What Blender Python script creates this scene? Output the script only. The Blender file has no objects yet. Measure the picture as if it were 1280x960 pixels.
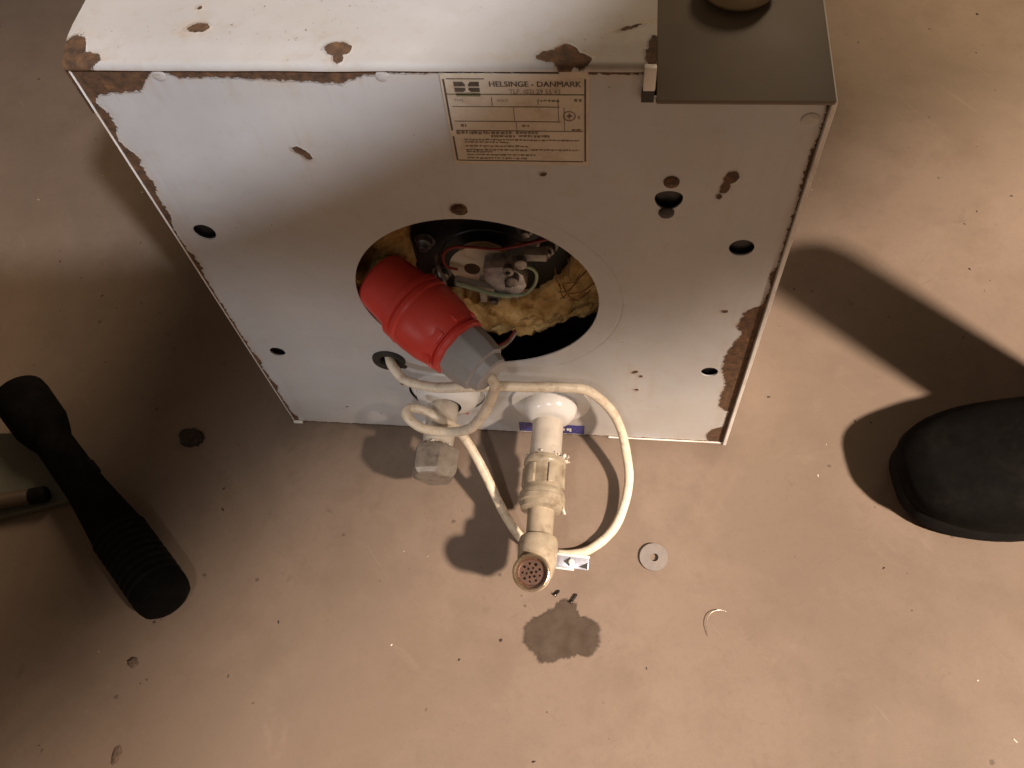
import bpy, bmesh, math, random
from mathutils import Vector, Matrix, noise
C = bpy.context.scene.collection
sc = bpy.context.scene
R = math.radians
rnd = random.Random(7)

# ------------------------------------------------------------------ camera, light, exposure
cam = bpy.data.objects.new('camera', bpy.data.cameras.new('camera')); C.objects.link(cam)
_r = Vector((0.99297978, 0.09190754, -0.07445909)); _u = Vector((-0.04316742, 0.86765107, 0.49529607)); _f = Vector((-0.11012595, 0.48860478, -0.86552738))
cam.matrix_world = Matrix(((_r.x, _u.x, -_f.x, 0.36738749), (_r.y, _u.y, -_f.y, -0.43656481), (_r.z, _u.z, -_f.z, 0.88623231), (0, 0, 0, 1)))
cam.data.sensor_width = 36; cam.data.lens = 36 * 1066.58 / 1280; cam.data.clip_start = .01; cam.data.clip_end = 60
sc.camera = cam

w = bpy.data.worlds.new('World'); sc.world = w; w.use_nodes = True
w.node_tree.nodes['Background'].inputs[0].default_value = (1.0, .69, .44, 1)
w.node_tree.nodes['Background'].inputs[1].default_value = .105

def spot(name, loc, aim, power, cone, blend, radius, col):
    l = bpy.data.lights.new(name, 'SPOT'); l.energy = power; l.spot_size = R(cone); l.spot_blend = blend; l.shadow_soft_size = radius; l.color = col
    o = bpy.data.objects.new(name, l); C.objects.link(o); o.location = loc
    o.rotation_euler = (Vector(aim) - Vector(loc)).to_track_quat('-Z', 'Y').to_euler()
    return o
spot('work_lamp', (2.6, -1.45, 2.7), (2.343, -1.687, .0228), 1470, 90.0, .05, .11, (1, .80, .64))
spot('front_fill', (.22, -.82, 1.12), (.23, -.215, 0), 19, 37, 1.0, .03, (1, .91, .86))  # added fill without a real source, lifts the front floor and plug
spot('upper_left_fill', (.90, -.90, 1.70), (-.90, 1.45, 0), 140, 35.4, .05, .035, (.97, .97, 1.02))  # added cool spot, its cone edge draws the diagonal band on the panel
spot('side_fill', (-.70, -.95, .62), (.085, 0, .125), 17, 19, 1.0, .06, (.95, .96, 1.0))  # added cool fill for the lower left of the panel
spot('far_right_fill', (1.9, 1.1, 2.2), (1.22, .90, 0), 320, 36, .9, .12, (1, .76, .50))  # added warm fill for the far right floor, no known fitting
spot('cover_fill', (.9, 1.8, 2.3), (-.37, .12, .28), 310, 30, .8, .60, (1, .74, .50))  # added warm fill for the cover and the far left floor
sc.view_settings.view_transform = 'Standard'; sc.view_settings.look = 'None'; sc.view_settings.exposure = 0; sc.view_settings.gamma = 1
sc.render.engine = 'CYCLES'
try:
    sc.cycles.use_denoising = True; sc.cycles.max_bounces = 8
except Exception: pass

# ------------------------------------------------------------------ node helpers
class Mat:
    def __init__(s, name):
        s.m = bpy.data.materials.new(name); s.m.use_nodes = True; s.nt = s.m.node_tree; s.b = s.nt.nodes['Principled BSDF']
    def put(s, sock, v):
        if v is None: return
        if isinstance(v, bpy.types.NodeSocket): s.nt.links.new(v, sock)
        elif isinstance(v, (tuple, list)) and sock.type == 'RGBA': sock.default_value = (*v[:3], 1)
        else: sock.default_value = v
    def node(s, t, ins=None, **kw):
        n = s.nt.nodes.new(t)
        for k, v in kw.items(): setattr(n, k, v)
        for k, v in (ins or {}).items(): s.put(n.inputs[k], v)
        return n
    def co(s): return s.node('ShaderNodeTexCoord').outputs['Object']
    def ma(s, op, a, b=None, c=None):
        n = s.node('ShaderNodeMath', operation=op)
        for i, v in enumerate((a, b, c)): s.put(n.inputs[i], v)
        return n.outputs[0]
    def vm(s, op, a, b=None, c=None, out=0):
        n = s.node('ShaderNodeVectorMath', operation=op)
        for i, v in enumerate((a, b, c)): s.put(n.inputs[i], v)
        return n.outputs[out]
    def noise(s, co, scale, detail=4, rough=.55, out='Fac', dist=0):
        return s.node('ShaderNodeTexNoise', {'Vector': co, 'Scale': scale, 'Detail': detail, 'Roughness': rough, 'Distortion': dist}).outputs[out]
    def vor(s, co, scale, out='Distance', feature='F1', rand=1):
        return s.node('ShaderNodeTexVoronoi', {'Vector': co, 'Scale': scale, 'Randomness': rand}, feature=feature).outputs[out]
    def rng(s, v, a, b, c=0, d=1, smooth=False):
        n = s.node('ShaderNodeMapRange', {0: v, 1: a, 2: b, 3: c, 4: d}); n.interpolation_type = 'SMOOTHSTEP' if smooth else 'LINEAR'; return n.outputs[0]
    def mix(s, f, a, b):
        n = s.node('ShaderNodeMix', data_type='RGBA'); s.put(n.inputs[0], f); s.put(n.inputs[6], a); s.put(n.inputs[7], b); return n.outputs[2]
    def curve(s, v, pts, vmax):
        # pts in (mm, mm); v must be in 0..1
        n = s.node('ShaderNodeFloatCurve'); s.put(n.inputs['Value'], v); cu = n.mapping.curves[0]
        for i, (x, y) in enumerate(pts):
            p = cu.points[i] if i < 2 else cu.points.new(x, y / vmax)
            p.location = (x, y / vmax); p.handle_type = 'VECTOR'
        n.mapping.update(); return s.ma('MULTIPLY', n.outputs[0], vmax)
    def bump(s, h, strength=.3, dist=.001, nrm=None):
        n = s.node('ShaderNodeBump', {'Height': h, 'Strength': strength, 'Distance': dist})
        if nrm is not None: s.put(n.inputs['Normal'], nrm)
        return n.outputs[0]
    def out(s, **kw):
        names = {'col': 'Base Color', 'rough': 'Roughness', 'metal': 'Metallic', 'nrm': 'Normal', 'spec': 'Specular IOR Level', 'coat': 'Coat Weight', 'sss': 'Subsurface Weight', 'alpha': 'Alpha'}
        for k, v in kw.items(): s.put(s.b.inputs[names[k]], v)
        return s.m

def simple(name, col, rough=.5, metal=0, var=.15, scale=90, bump=.15, grime=None, gamt=.5, spec=None):
    m = Mat(name); co = m.co(); n = m.noise(co, scale, 6)
    d = tuple(c * (1 - var) for c in col)
    c = m.mix(m.rng(n, .35, .65), d, col)
    r = m.ma('ADD', rough, m.ma('MULTIPLY', m.ma('SUBTRACT', m.noise(co, scale * 2.5, 4), .5), .3))
    if grime:
        g = m.rng(m.noise(co, scale * .6, 7, .65), .52, .66)
        c = m.mix(m.ma('MULTIPLY', g, gamt), c, grime)
    kw = dict(col=c, rough=r, metal=metal, nrm=m.bump(m.noise(co, scale * 4, 5), bump, .0006))
    if spec is not None: kw['spec'] = spec
    return m.out(**kw)

def rust_col(m, co):
    n = m.noise(co, 140, 6, .65); n2 = m.noise(co, 45, 3)
    c = m.mix(m.rng(n, .35, .68), (.050, .028, .016), (.155, .078, .036))
    return m.mix(m.rng(n2, .62, .75), c, (.29, .14, .045))

def patch(m, p2, cx, cy, rx, ry, ang=0):
    """signed distance in mm, positive inside, to an ellipse in the plane (all in mm)"""
    d = m.vm('SUBTRACT', p2, (cx, cy, 0))
    if ang: d = m.node('ShaderNodeVectorRotate', {'Vector': d, 'Angle': R(-ang)}, rotation_type='Z_AXIS').outputs[0]
    d = m.vm('MULTIPLY', d, (1 / rx, 1 / ry, 0))
    return m.ma('MULTIPLY', m.ma('SUBTRACT', 1, m.vm('LENGTH', d, out='Value')), min(rx, ry))

def enamel(name, plane, patches, edges=None, speck=True, ring=False, tint=(.52, .525, .535)):
    """white stove enamel with rust where the paint has flaked; plane 'xz' or 'xy' picks the in-plane axes"""
    m = Mat(name); co = m.co()
    sp = m.node('ShaderNodeSeparateXYZ', {0: co}).outputs
    X, V = sp[0], (sp[2] if plane == 'xz' else sp[1])
    p2 = m.vm('SCALE', m.node('ShaderNodeCombineXYZ', {0: X, 1: V}).outputs[0]); p2.node.inputs['Scale'].default_value = 1000
    jag = m.ma('ADD', m.ma('MULTIPLY', m.ma('SUBTRACT', m.noise(p2, .16, 6, .7), .5), 7), m.ma('MULTIPLY', m.ma('SUBTRACT', m.vor(p2, .33), .4), 1.6))
    e = None
    for a in patches:
        d = patch(m, p2, *a); e = d if e is None else m.ma('MAXIMUM', e, d)
    e = m.ma('ADD', e, m.ma('MULTIPLY', jag, .55))
    for fn in (edges or []):
        e = m.ma('MAXIMUM', e, fn(m, X, V, jag))
    mask = m.rng(e, 0, .35)
    if speck:
        v = m.node('ShaderNodeTexVoronoi', {'Vector': p2, 'Scale': .026, 'Randomness': 1}); 
        sc_ = m.node('ShaderNodeSeparateColor', {0: v.outputs['Color']}).outputs
        rad = m.ma('MULTIPLY', m.rng(sc_[0], .52, 1), .05)
        sm = m.ma('MULTIPLY', m.ma('GREATER_THAN', rad, m.ma('ADD', v.outputs['Distance'], m.ma('MULTIPLY', jag, .004))), .9)
        mask = m.ma('MAXIMUM', mask, sm)
    lip = m.rng(e, -1.2, 0)                                        # curled, slightly bright paint lip round each flake
    big = m.noise(co, 9, 5, .6); fine = m.noise(co, 70, 6, .7)
    paint = m.mix(m.rng(big, .35, .7), tuple(c * .86 for c in tint), tint)
    paint = m.mix(m.ma('MULTIPLY', m.rng(fine, .52, .8), .45), paint, (.40, .34, .27)); paint = m.mix(m.ma('MULTIPLY', m.rng(m.noise(co, 5, 4, .6, dist=.5), .5, .68), .28), paint, (.47, .41, .32)); paint = m.mix(m.ma('MULTIPLY', m.rng(m.noise(co, 220, 3, .7), .66, .72), m.rng(m.noise(co, 16, 3), .5, .6)), paint, (.20, .15, .11))
    # scratches
    st = m.noise(m.vm('MULTIPLY', co, (22, 22, 190)), 1, 4, .6)
    paint = m.mix(m.ma('MULTIPLY', m.rng(st, .66, .74), .22), paint, (.45, .40, .34))
    halo = m.ma('MULTIPLY', m.rng(e, -7, 0), m.rng(m.noise(co, 60, 4), .4, .7))
    paint = m.mix(m.ma('MULTIPLY', halo, .35), paint, (.52, .36, .20))
    run = m.ma('MULTIPLY', m.rng(e, -26, 0), m.rng(m.noise(m.vm('MULTIPLY', co, (110, 110, 7)), 1, 4, .6), .5, .7))
    paint = m.mix(m.ma('MULTIPLY', run, .30), paint, (.36, .235, .125))
    if plane == 'xz':
        dirt = m.ma('MULTIPLY', m.rng(V, .10, 0), m.rng(m.noise(co, 25, 5, .65), .35, .75))
        paint = m.mix(m.ma('MULTIPLY', dirt, .55), paint, (.42, .33, .24))
    h = m.ma('MULTIPLY', mask, -1)
    h = m.ma('ADD', h, m.ma('MULTIPLY', m.ma('MULTIPLY', lip, m.ma('SUBTRACT', 1, mask)), .5))
    if ring:
        rr = m.vm('LENGTH', m.vm('SUBTRACT', p2, (253, 262, 0)), out='Value')
        dd = m.ma('ABSOLUTE', m.ma('SUBTRACT', rr, m.ma('ADD', 125, m.ma('MULTIPLY', jag, .15))))
        rg = m.ma('MULTIPLY', m.rng(dd, 1.6, .2, 0, 1, True), m.rng(X, .28, .36))
        paint = m.mix(m.ma('MULTIPLY', rg, m.rng(fine, .35, .7, .08, .4)), paint, (.30, .25, .20))
        h = m.ma('SUBTRACT', h, m.ma('MULTIPLY', rg, .3))
    col = m.mix(mask, paint, rust_col(m, co))
    h = m.ma('ADD', h, m.ma('MULTIPLY', m.noise(co, 500, 5), m.ma('ADD', .06, m.ma('MULTIPLY', mask, .6))))
    rough = m.ma('ADD', m.ma('ADD', .33, m.ma('MULTIPLY', big, .12)), m.ma('MULTIPLY', mask, .42))
    return m.out(col=col, rough=rough, nrm=m.bump(h, .85, .0011))

# ------------------------------------------------------------------ mesh helpers
def obj(name, bm, mat, parent=None, smooth=False, flat_over=None):
    me = bpy.data.meshes.new(name); bmesh.ops.recalc_face_normals(bm, faces=bm.faces); bm.to_mesh(me); bm.free()
    if smooth:
        me.polygons.foreach_set('use_smooth', [True] * len(me.polygons))
        me.set_sharp_from_angle(angle=R(flat_over or 35))
    for mm in (mat if isinstance(mat, (list, tuple)) else [mat]): me.materials.append(mm)
    o = bpy.data.objects.new(name, me); C.objects.link(o)
    if parent: o.parent = parent
    return o
def thing(name, label, cat, loc=(0, 0, 0), rotz=0, group=None):
    o = bpy.data.objects.new(name, None); C.objects.link(o); o.location = loc; o.rotation_euler = (0, 0, rotz); o.empty_display_size = .05
    o['label'] = label; o['category'] = cat
    if group: o['group'] = group
    return o
def tag(o, label, cat, group=None):
    o['label'] = label; o['category'] = cat
    if group: o['group'] = group
    return o
def box(bm, x0, x1, y0, y1, z0, z1, bevel=0):
    t = bmesh.new(); bmesh.ops.create_cube(t, size=1)
    for v in t.verts: v.co = Vector(((x0 + x1) / 2 + v.co.x * (x1 - x0), (y0 + y1) / 2 + v.co.y * (y1 - y0), (z0 + z1) / 2 + v.co.z * (z1 - z0)))
    if bevel: bmesh.ops.bevel(t, geom=t.edges[:], offset=bevel, segments=2, affect='EDGES', profile=.5)
    join(bm, t); return bm
def join(bm, t, M=None):
    if M is not None: bmesh.ops.transform(t, matrix=M, verts=t.verts)
    me = bpy.data.meshes.new('tmp'); t.to_mesh(me); t.free(); bm.from_mesh(me); bpy.data.meshes.remove(me)
def frame(p, d, up=(0, 0, 1)):
    """matrix whose local Z runs along d from p"""
    z = Vector(d).normalized(); u = Vector(up)
    if abs(z.dot(u)) > .98: u = Vector((0, 1, 0))
    x = u.cross(z).normalized(); y = z.cross(x)
    return Matrix(((x.x, y.x, z.x, p[0]), (x.y, y.y, z.y, p[1]), (x.z, y.z, z.z, p[2]), (0, 0, 0, 1)))
def lathe(prof, M=None, seg=40, wob=0, seed=0, ngon=None, cap=True):
    """prof: (distance along local Z, radius) pairs in metres"""
    bm = bmesh.new(); rings = []
    for (t, r) in prof:
        ring = []
        for i in range(seg):
            a = 2 * math.pi * i / seg; rr = r
            if ngon:
                k = math.pi / ngon; aa = (a % (2 * k)) - k; rr = r * math.cos(k) / math.cos(aa)
            if wob: rr *= 1 + wob * noise.noise(Vector((math.cos(a) * 3, math.sin(a) * 3, t * 200 + seed)))
            ring.append(bm.verts.new((rr * math.cos(a), rr * math.sin(a), t)))
        rings.append(ring)
    for a, b in zip(rings, rings[1:]):
        for i in range(seg): bm.faces.new((a[i], a[(i + 1) % seg], b[(i + 1) % seg], b[i]))
    if cap:
        bm.faces.new(rings[0][::-1]); bm.faces.new(rings[-1])
    if M is not None: bmesh.ops.transform(bm, matrix=M, verts=bm.verts)
    return bm
def spline(pts, n=10):
    P = [Vector(p) for p in pts]; out = []
    for i in range(len(P) - 1):
        p0 = P[max(i - 1, 0)]; p1 = P[i]; p2 = P[i + 1]; p3 = P[min(i + 2, len(P) - 1)]
        for k in range(n):
            t = k / n
            out.append(.5 * ((2 * p1) + (p2 - p0) * t + (2 * p0 - 5 * p1 + 4 * p2 - p3) * t * t + (3 * p1 - p0 - 3 * p2 + p3) * t ** 3))
    out.append(P[-1]); return out
def tube(pts, r, seg=12, n=10, wob=0):
    path = spline(pts, n); bm = bmesh.new(); rings = []; prev = None
    for i, p in enumerate(path):
        d = (path[min(i + 1, len(path) - 1)] - path[max(i - 1, 0)]).normalized()
        x = prev - d * prev.dot(d) if prev is not None else d.orthogonal()
        x.normalize(); prev = x; y = d.cross(x)
        rr = r(i / (len(path) - 1)) if callable(r) else r
        if wob: rr *= 1 + wob * noise.noise(p * 90)
        rings.append([bm.verts.new(p + (x * math.cos(2 * math.pi * k / seg) + y * math.sin(2 * math.pi * k / seg)) * rr) for k in range(seg)])
    for a, b in zip(rings, rings[1:]):
        for k in range(seg): bm.faces.new((a[k], a[(k + 1) % seg], b[(k + 1) % seg], b[k]))
    bm.faces.new(rings[0][::-1]); bm.faces.new(rings[-1]); return bm
def circle_pts(cx, cz, r, n=32, sy=1): return [(cx + r * math.cos(2 * math.pi * i / n), cz + r * sy * math.sin(2 * math.pi * i / n)) for i in range(n)]
def sheet(outline, holes, thick, put):
    """flat sheet with holes; put(u, v, d) maps sheet coords and depth to 3-D"""
    bm = bmesh.new(); edges = []; loops = []
    for lp in [outline] + holes:
        vs = [bm.verts.new((u, v, 0)) for u, v in lp]; loops.append(vs)
        for i in range(len(vs)): edges.append(bm.edges.new((vs[i], vs[(i + 1) % len(vs)])))
    bmesh.ops.triangle_fill(bm, use_beauty=True, use_dissolve=False, edges=edges)
    g = bmesh.ops.extrude_face_region(bm, geom=bm.faces[:])
    for e in g['geom']:
        if isinstance(e, bmesh.types.BMVert): e.co.z = thick
    for v in bm.verts: v.co = Vector(put(*v.co))
    return bm
def prism(poly, z0, z1, bevel=0):
    bm = bmesh.new(); a = [bm.verts.new((x, y, z0)) for x, y in poly]; f = bm.faces.new(a)
    g = bmesh.ops.extrude_face_region(bm, geom=[f])
    for e in g['geom']:
        if isinstance(e, bmesh.types.BMVert): e.co.z = z1
    if bevel: bmesh.ops.bevel(bm, geom=bm.edges[:], offset=bevel, segments=2, affect='EDGES', profile=.5)
    return bm
def text_bm(body, size, x, z, y, align='LEFT', sx=1, M=None):
    cu = bpy.data.curves.new('t', 'FONT'); cu.body = body; cu.size = size; cu.align_x = align; cu.align_y = 'CENTER'; cu.resolution_u = 3
    o = bpy.data.objects.new('t', cu); C.objects.link(o); dg = bpy.context.evaluated_depsgraph_get()
    me = bpy.data.meshes.new_from_object(o.evaluated_get(dg)); bpy.data.objects.remove(o); bpy.data.curves.remove(cu)
    bm = bmesh.new(); bm.from_mesh(me); bpy.data.meshes.remove(me)
    for v in bm.verts: v.co = Vector((x + v.co.x * sx, y, z + v.co.y))
    return bm

# ------------------------------------------------------------------ floor
def floor_mat():
    m = Mat('painted_concrete'); co = m.co()
    big = m.noise(co, 3.2, 6, .6); mid = m.noise(co, 14, 7, .65); fine = m.noise(co, 160, 6, .7)
    c = m.mix(m.rng(big, .3, .7), (0.1862, 0.1332, 0.0990), (0.2372, 0.1746, 0.1335))
    c = m.mix(m.ma('MULTIPLY', m.rng(mid, .48, .72), .60), c, (0.1460, 0.0999, 0.0690))
    c = m.mix(m.ma('MULTIPLY', m.rng(m.noise(co, 6, 8, .7, dist=.6), .58, .68), .30), c, (0.2628, 0.2035, 0.1613))
    c = m.mix(m.ma('MULTIPLY', m.rng(fine, .5, .8), .30), c, (0.1241, 0.0851, 0.0600)); c = m.mix(m.ma('MULTIPLY', m.rng(m.noise(co, 45, 8, .75, dist=1.2), .56, .70), .30), c, (0.1168, 0.0777, 0.0525)); c = m.mix(m.ma('MULTIPLY', m.rng(m.noise(co, 2.6, 6, .62, dist=1.0), .46, .62), .55), c, (0.1570, 0.1147, 0.0840))
    # dark specks of dirt
    v = m.node('ShaderNodeTexVoronoi', {'Vector': co, 'Scale': 34}); s = m.node('ShaderNodeSeparateColor', {0: v.outputs['Color']}).outputs
    rad = m.ma('MULTIPLY', m.rng(s[0], .72, 1), .085)
    sp = m.ma('GREATER_THAN', rad, m.ma('ADD', v.outputs['Distance'], m.ma('MULTIPLY', m.ma('SUBTRACT', m.noise(co, 500, 3), .5), .12)))
    c = m.mix(m.ma('MULTIPLY', sp, .7), c, (0.0511, 0.0333, 0.0225))
    # blotchy stains and scuffs
    st = m.ma('MULTIPLY', m.rng(m.noise(co, 22, 6, .7, dist=.8), .62, .70), m.rng(m.noise(co, 5, 3), .5, .62))
    c = m.mix(m.ma('MULTIPLY', st, .6), c, (0.0730, 0.0481, 0.0315))
    sc2 = m.node('ShaderNodeVectorRotate', {'Vector': co, 'Angle': .9}, rotation_type='Z_AXIS').outputs[0]
    scr = m.rng(m.noise(m.vm('MULTIPLY', sc2, (7, 130, 1)), 1, 5, .6), .665, .70)
    c = m.mix(m.ma('MULTIPLY', scr, .25), c, (0.3066, 0.2442, 0.2025))
    c = m.mix(m.ma('MULTIPLY', m.rng(m.noise(co, 900, 3, .8), .45, .75), .35), c, (.10, .068, .047))
    c = m.mix(m.ma('MULTIPLY', m.rng(m.noise(co, 9, 7, .72, dist=1.6), .60, .70), .25), c, (.26, .20, .155))
    s3 = m.node('ShaderNodeVectorRotate', {'Vector': co, 'Angle': -.55}, rotation_type='Z_AXIS').outputs[0]
    scf = m.ma('MULTIPLY', m.rng(m.noise(m.vm('MULTIPLY', s3, (14, 260, 1)), 1, 6, .65), .62, .70), m.rng(m.noise(co, 4.5, 3), .50, .60))
    c = m.mix(m.ma('MULTIPLY', scf, .45), c, (.075, .050, .034))
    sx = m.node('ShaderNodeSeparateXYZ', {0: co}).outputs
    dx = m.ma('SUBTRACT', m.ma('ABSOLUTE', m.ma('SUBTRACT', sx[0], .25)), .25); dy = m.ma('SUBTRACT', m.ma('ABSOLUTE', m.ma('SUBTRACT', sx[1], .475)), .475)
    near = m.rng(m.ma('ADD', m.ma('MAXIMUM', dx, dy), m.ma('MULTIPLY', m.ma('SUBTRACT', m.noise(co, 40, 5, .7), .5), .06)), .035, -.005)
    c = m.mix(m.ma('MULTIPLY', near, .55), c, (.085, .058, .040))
    c = m.mix(.18, c, (.17, .145, .122))
    h = m.ma('ADD', m.ma('MULTIPLY', mid, .5), m.ma('MULTIPLY', fine, .35))
    return m.out(col=c, rough=m.ma('ADD', .50, m.ma('MULTIPLY', mid, .22)), nrm=m.bump(h, .22, .0016), spec=.35)
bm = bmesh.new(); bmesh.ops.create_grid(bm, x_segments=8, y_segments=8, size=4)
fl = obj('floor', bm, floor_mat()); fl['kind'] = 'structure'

# ------------------------------------------------------------------ water heater
W, H1, H2, XS, L = .500, .5235, .496, .388, .95
heater = thing('water_heater', 'white enamelled sheet metal water heater with rusty edges lying on its back on the floor', 'water heater')

M_side = simple('side_enamel', (.74, .71, .67), .4, var=.12, scale=30, grime=(.34, .19, .09), gamt=.5)
def edge_top(m, X, V, jag):
    x = m.ma('DIVIDE', X, .5)
    f = m.curve(x, [(0, 24), (.05, 21), (.085, 19), (.10, 10), (.112, 3.5), (.135, 3.5), (.15, 8), (.22, 7.5), (.29, 10), (.33, 10.5), (.352, 12), (.372, 12), (.40, 6), (.43, 3.4), (.60, 3.2), (.615, 8), (.65, 10), (.672, 3), (.70, 4), (.77, 4.2), (.79, 3), (1, 2)], 30)
    return m.ma('ADD', m.ma('SUBTRACT', f, m.ma('MULTIPLY', m.ma('SUBTRACT', H1 - .0055, V), 1000)), m.ma('MULTIPLY', jag, .95))
def edge_left(m, X, V, jag):
    z = m.ma('DIVIDE', V, .52)
    f = m.curve(z, [(0, 6), (.02, 9), (.05, 3), (.14, 2), (.165, 8), (.185, 2.5), (.25, 2), (.27, 7), (.30, 2), (.55, 1.5), (.57, 6), (.61, 7), (.63, 1.5), (.68, 2), (.71, 9), (.755, 8), (.78, 14), (.81, 12), (.838, 16), (.855, 7), (.875, 4), (.90, 13), (.928, 10), (.94, 3), (.955, 20), (1, 22)], 30)
    return m.ma('ADD', m.ma('SUBTRACT', m.ma('MULTIPLY', f, .62), m.ma('MULTIPLY', X, 1000)), m.ma('MULTIPLY', jag, 1.25))
def edge_right(m, X, V, jag):
    z = m.ma('DIVIDE', V, .52)
    f = m.curve(z, [(0, 15), (.03, 20), (.06, 15), (.075, 4), (.14, 3), (.16, 14), (.205, 16), (.25, 14), (.30, 21), (.345, 23), (.40, 17), (.43, 13), (.455, 19), (.50, 15), (.52, 2), (.56, .5), (.60, 4), (.62, .4), (.70, .8), (.78, .4), (.82, 2.5), (.9, .6), (1, 1.5)], 30)
    return m.ma('ADD', m.ma('SUBTRACT', f, m.ma('MULTIPLY', m.ma('SUBTRACT', W, X), 1000)), m.ma('MULTIPLY', jag, 1.2))
def edge_bot(m, X, V, jag):
    return m.ma('ADD', m.ma('SUBTRACT', 2.2, m.ma('MULTIPLY', V, 1000)), m.ma('MULTIPLY', jag, .8))
M_panel = enamel('panel_enamel', 'xz', [(138, 444, 6.5, 3.5, -35), (142, 440, 3, 5, 20), (449, 424, 5, 6.5, -15), (446, 414, 3.5, 7, -10), (443, 404, 2.2, 3, 0), (315, 424, 2.6, 2, 0), (248, 384, 7, 7, 0), (467, 258, 3, 2, 0),
                                      (395, 148, 3.5, 2.2, 40), (401, 140, 2.2, 2), (398, 112, 2.4, 1.6), (170, 170, 2.5, 2), (150, 103, 2.4, 2)],
                 [edge_top, edge_left, edge_right, edge_bot], ring=True)
M_cover = enamel('cover_enamel', 'xy', [(185, 12, 9, 5.5), (186, 5, 3.5, 5), (85, 31, 8, 4.5, 5), (333, 6, 9, 9), (325, 6, 11, 5), (341, 3, 8, 5), (388, 12, 4, 11), (386, 4, 3, 7, 20), (2, 8, 9, 16), (10, 3, 14, 6), (80, 52, 2, 2), (78, 75, 2, 2), (372, 30, 7, 1.5, 20)], speck=False, tint=(.53, .505, .485))
M_dark = simple('dark_inner_sheet', (.03, .026, .022), .6, var=.4, scale=40)
M_black = simple('black_tar', (.006, .006, .007), .42, var=.5, scale=60, bump=.6)

# the end panel, with every opening cut out of the sheet
HC = (.2487, .2641)
holes = [circle_pts(*HC, .109, 96)]
for x, z, r in ((.027, .349, .0095), (.029, .159, .0080), (.468, .346, .0098), (.467, .154, .0082)): holes.append(circle_pts(x, z, r, 24))
holes.append([(.407 + .0104 * math.cos(a), .4005 + (.0085 if math.sin(a) > 0 else .0118) * math.copysign(abs(math.sin(a)) ** (.75 if math.sin(a) > 0 else 1.2), math.sin(a))) for a in [2 * math.pi * i / 32 for i in range(32)]])
holes.append(circle_pts(.145, .152, .0155, 28))
holes.append(circle_pts(.196, .086, .0415, 40)); holes.append(circle_pts(.309, .078, .037, 40))
out = [(0, .001), (W, .001), (W, H2), (XS, H2), (XS, H1 - .0035), (0, H1 - .0035)]
panel = obj('end_panel', sheet(out, holes, .0014, lambda u, v, d: (u, d, v)), M_panel, heater)

# folded sheet edges round the end panel
def sidep(x0, x1, z1, y0):
    b = bmesh.new(); box(b, x0, x1, y0, L, .0, z1, .0006); return b
obj('side_panel', sidep(-.0016, -.0004, H1 - .006, -.0010), M_side, heater)
obj('side_panel', sidep(W + .0004, W + .0040, H2, -.0038), M_side, heater)
b = bmesh.new(); box(b, -.002, W + .002, .0030, L, .0006, .0028); obj('base_panel', b, M_dark, heater)
b = bmesh.new(); box(b, 0, W, .20, .203, .004, H2 - .004); obj('inner_bulkhead', b, M_dark, heater)
b = bmesh.new(); box(b, -.002, W + .002, L, L + .003, 0, H1 - .012); obj('rear_panel', b, M_side, heater)
# narrow folded lip along the foot of the panel
b = bmesh.new(); box(b, .372, W + .0036, -.0022, -.0004, .0006, .0019, .0005); obj('bottom_lip', b, M_side, heater)
b = bmesh.new(); box(b, -.0010, .010, -.0035, -.0004, .0006, .0040, .0006); obj('bottom_lip', b, M_side, heater)

# front cover: a sheet with a rolled front edge and a short skirt at its right side
def cover():
    b = bmesh.new(); prof = []
    rr = .0045; y0 = -.0022
    for k in range(9):
        a = R(90) * k / 8; prof.append((y0 + rr - rr * math.sin(a), H1 - rr + rr * math.cos(a)))
    prof = [(y, z - .0012) for y, z in prof]
    prof = [(y, H1 + dz) for y, dz in ((L, 0), (.7, 0), (.5, 0), (.3, 0), (.2, 0), (.12, .0006), (.07, .0010), (.035, .0012), (.024, .0012), (.017, .0010), (.013, .0004), (.009, -.0004), (.005, -.0009))] + prof + [(y0, H1 - rr - .0016)]
    xs = [-.0065 + (XS + .0065 + .0015) * i / 40 for i in range(41)]
    rows = []
    for (y, z) in prof:
        rows.append([b.verts.new((x + (.0035 * max(0, 1 - y / .03) if i == 0 else 0), y, z + .0006 * noise.noise(Vector((x * 25, y * 20, 3))))) for i, x in enumerate(xs)])
    for r0, r1 in zip(rows, rows[1:]):
        for i in range(40): b.faces.new((r0[i], r0[i + 1], r1[i + 1], r1[i]))
    ed = [e for e in b.edges if e.is_boundary]
    # skirt down the right edge and the left edge
    for col, zz in ((40, H2 + .0012), (0, H1 - .045)):
        prev = None
        for j, r0 in enumerate(rows):
            top = r0[col]; lo = b.verts.new((top.co.x + (.0006 if col else -.0004), top.co.y + (.001 if j > 8 else 0), min(zz, top.co.z - .0002)))
            if prev: b.faces.new((prev[0], top, lo, prev[1]))
            prev = (top, lo)
    return b
obj('front_cover', cover(), M_cover, heater, smooth=True, flat_over=50)
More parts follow.
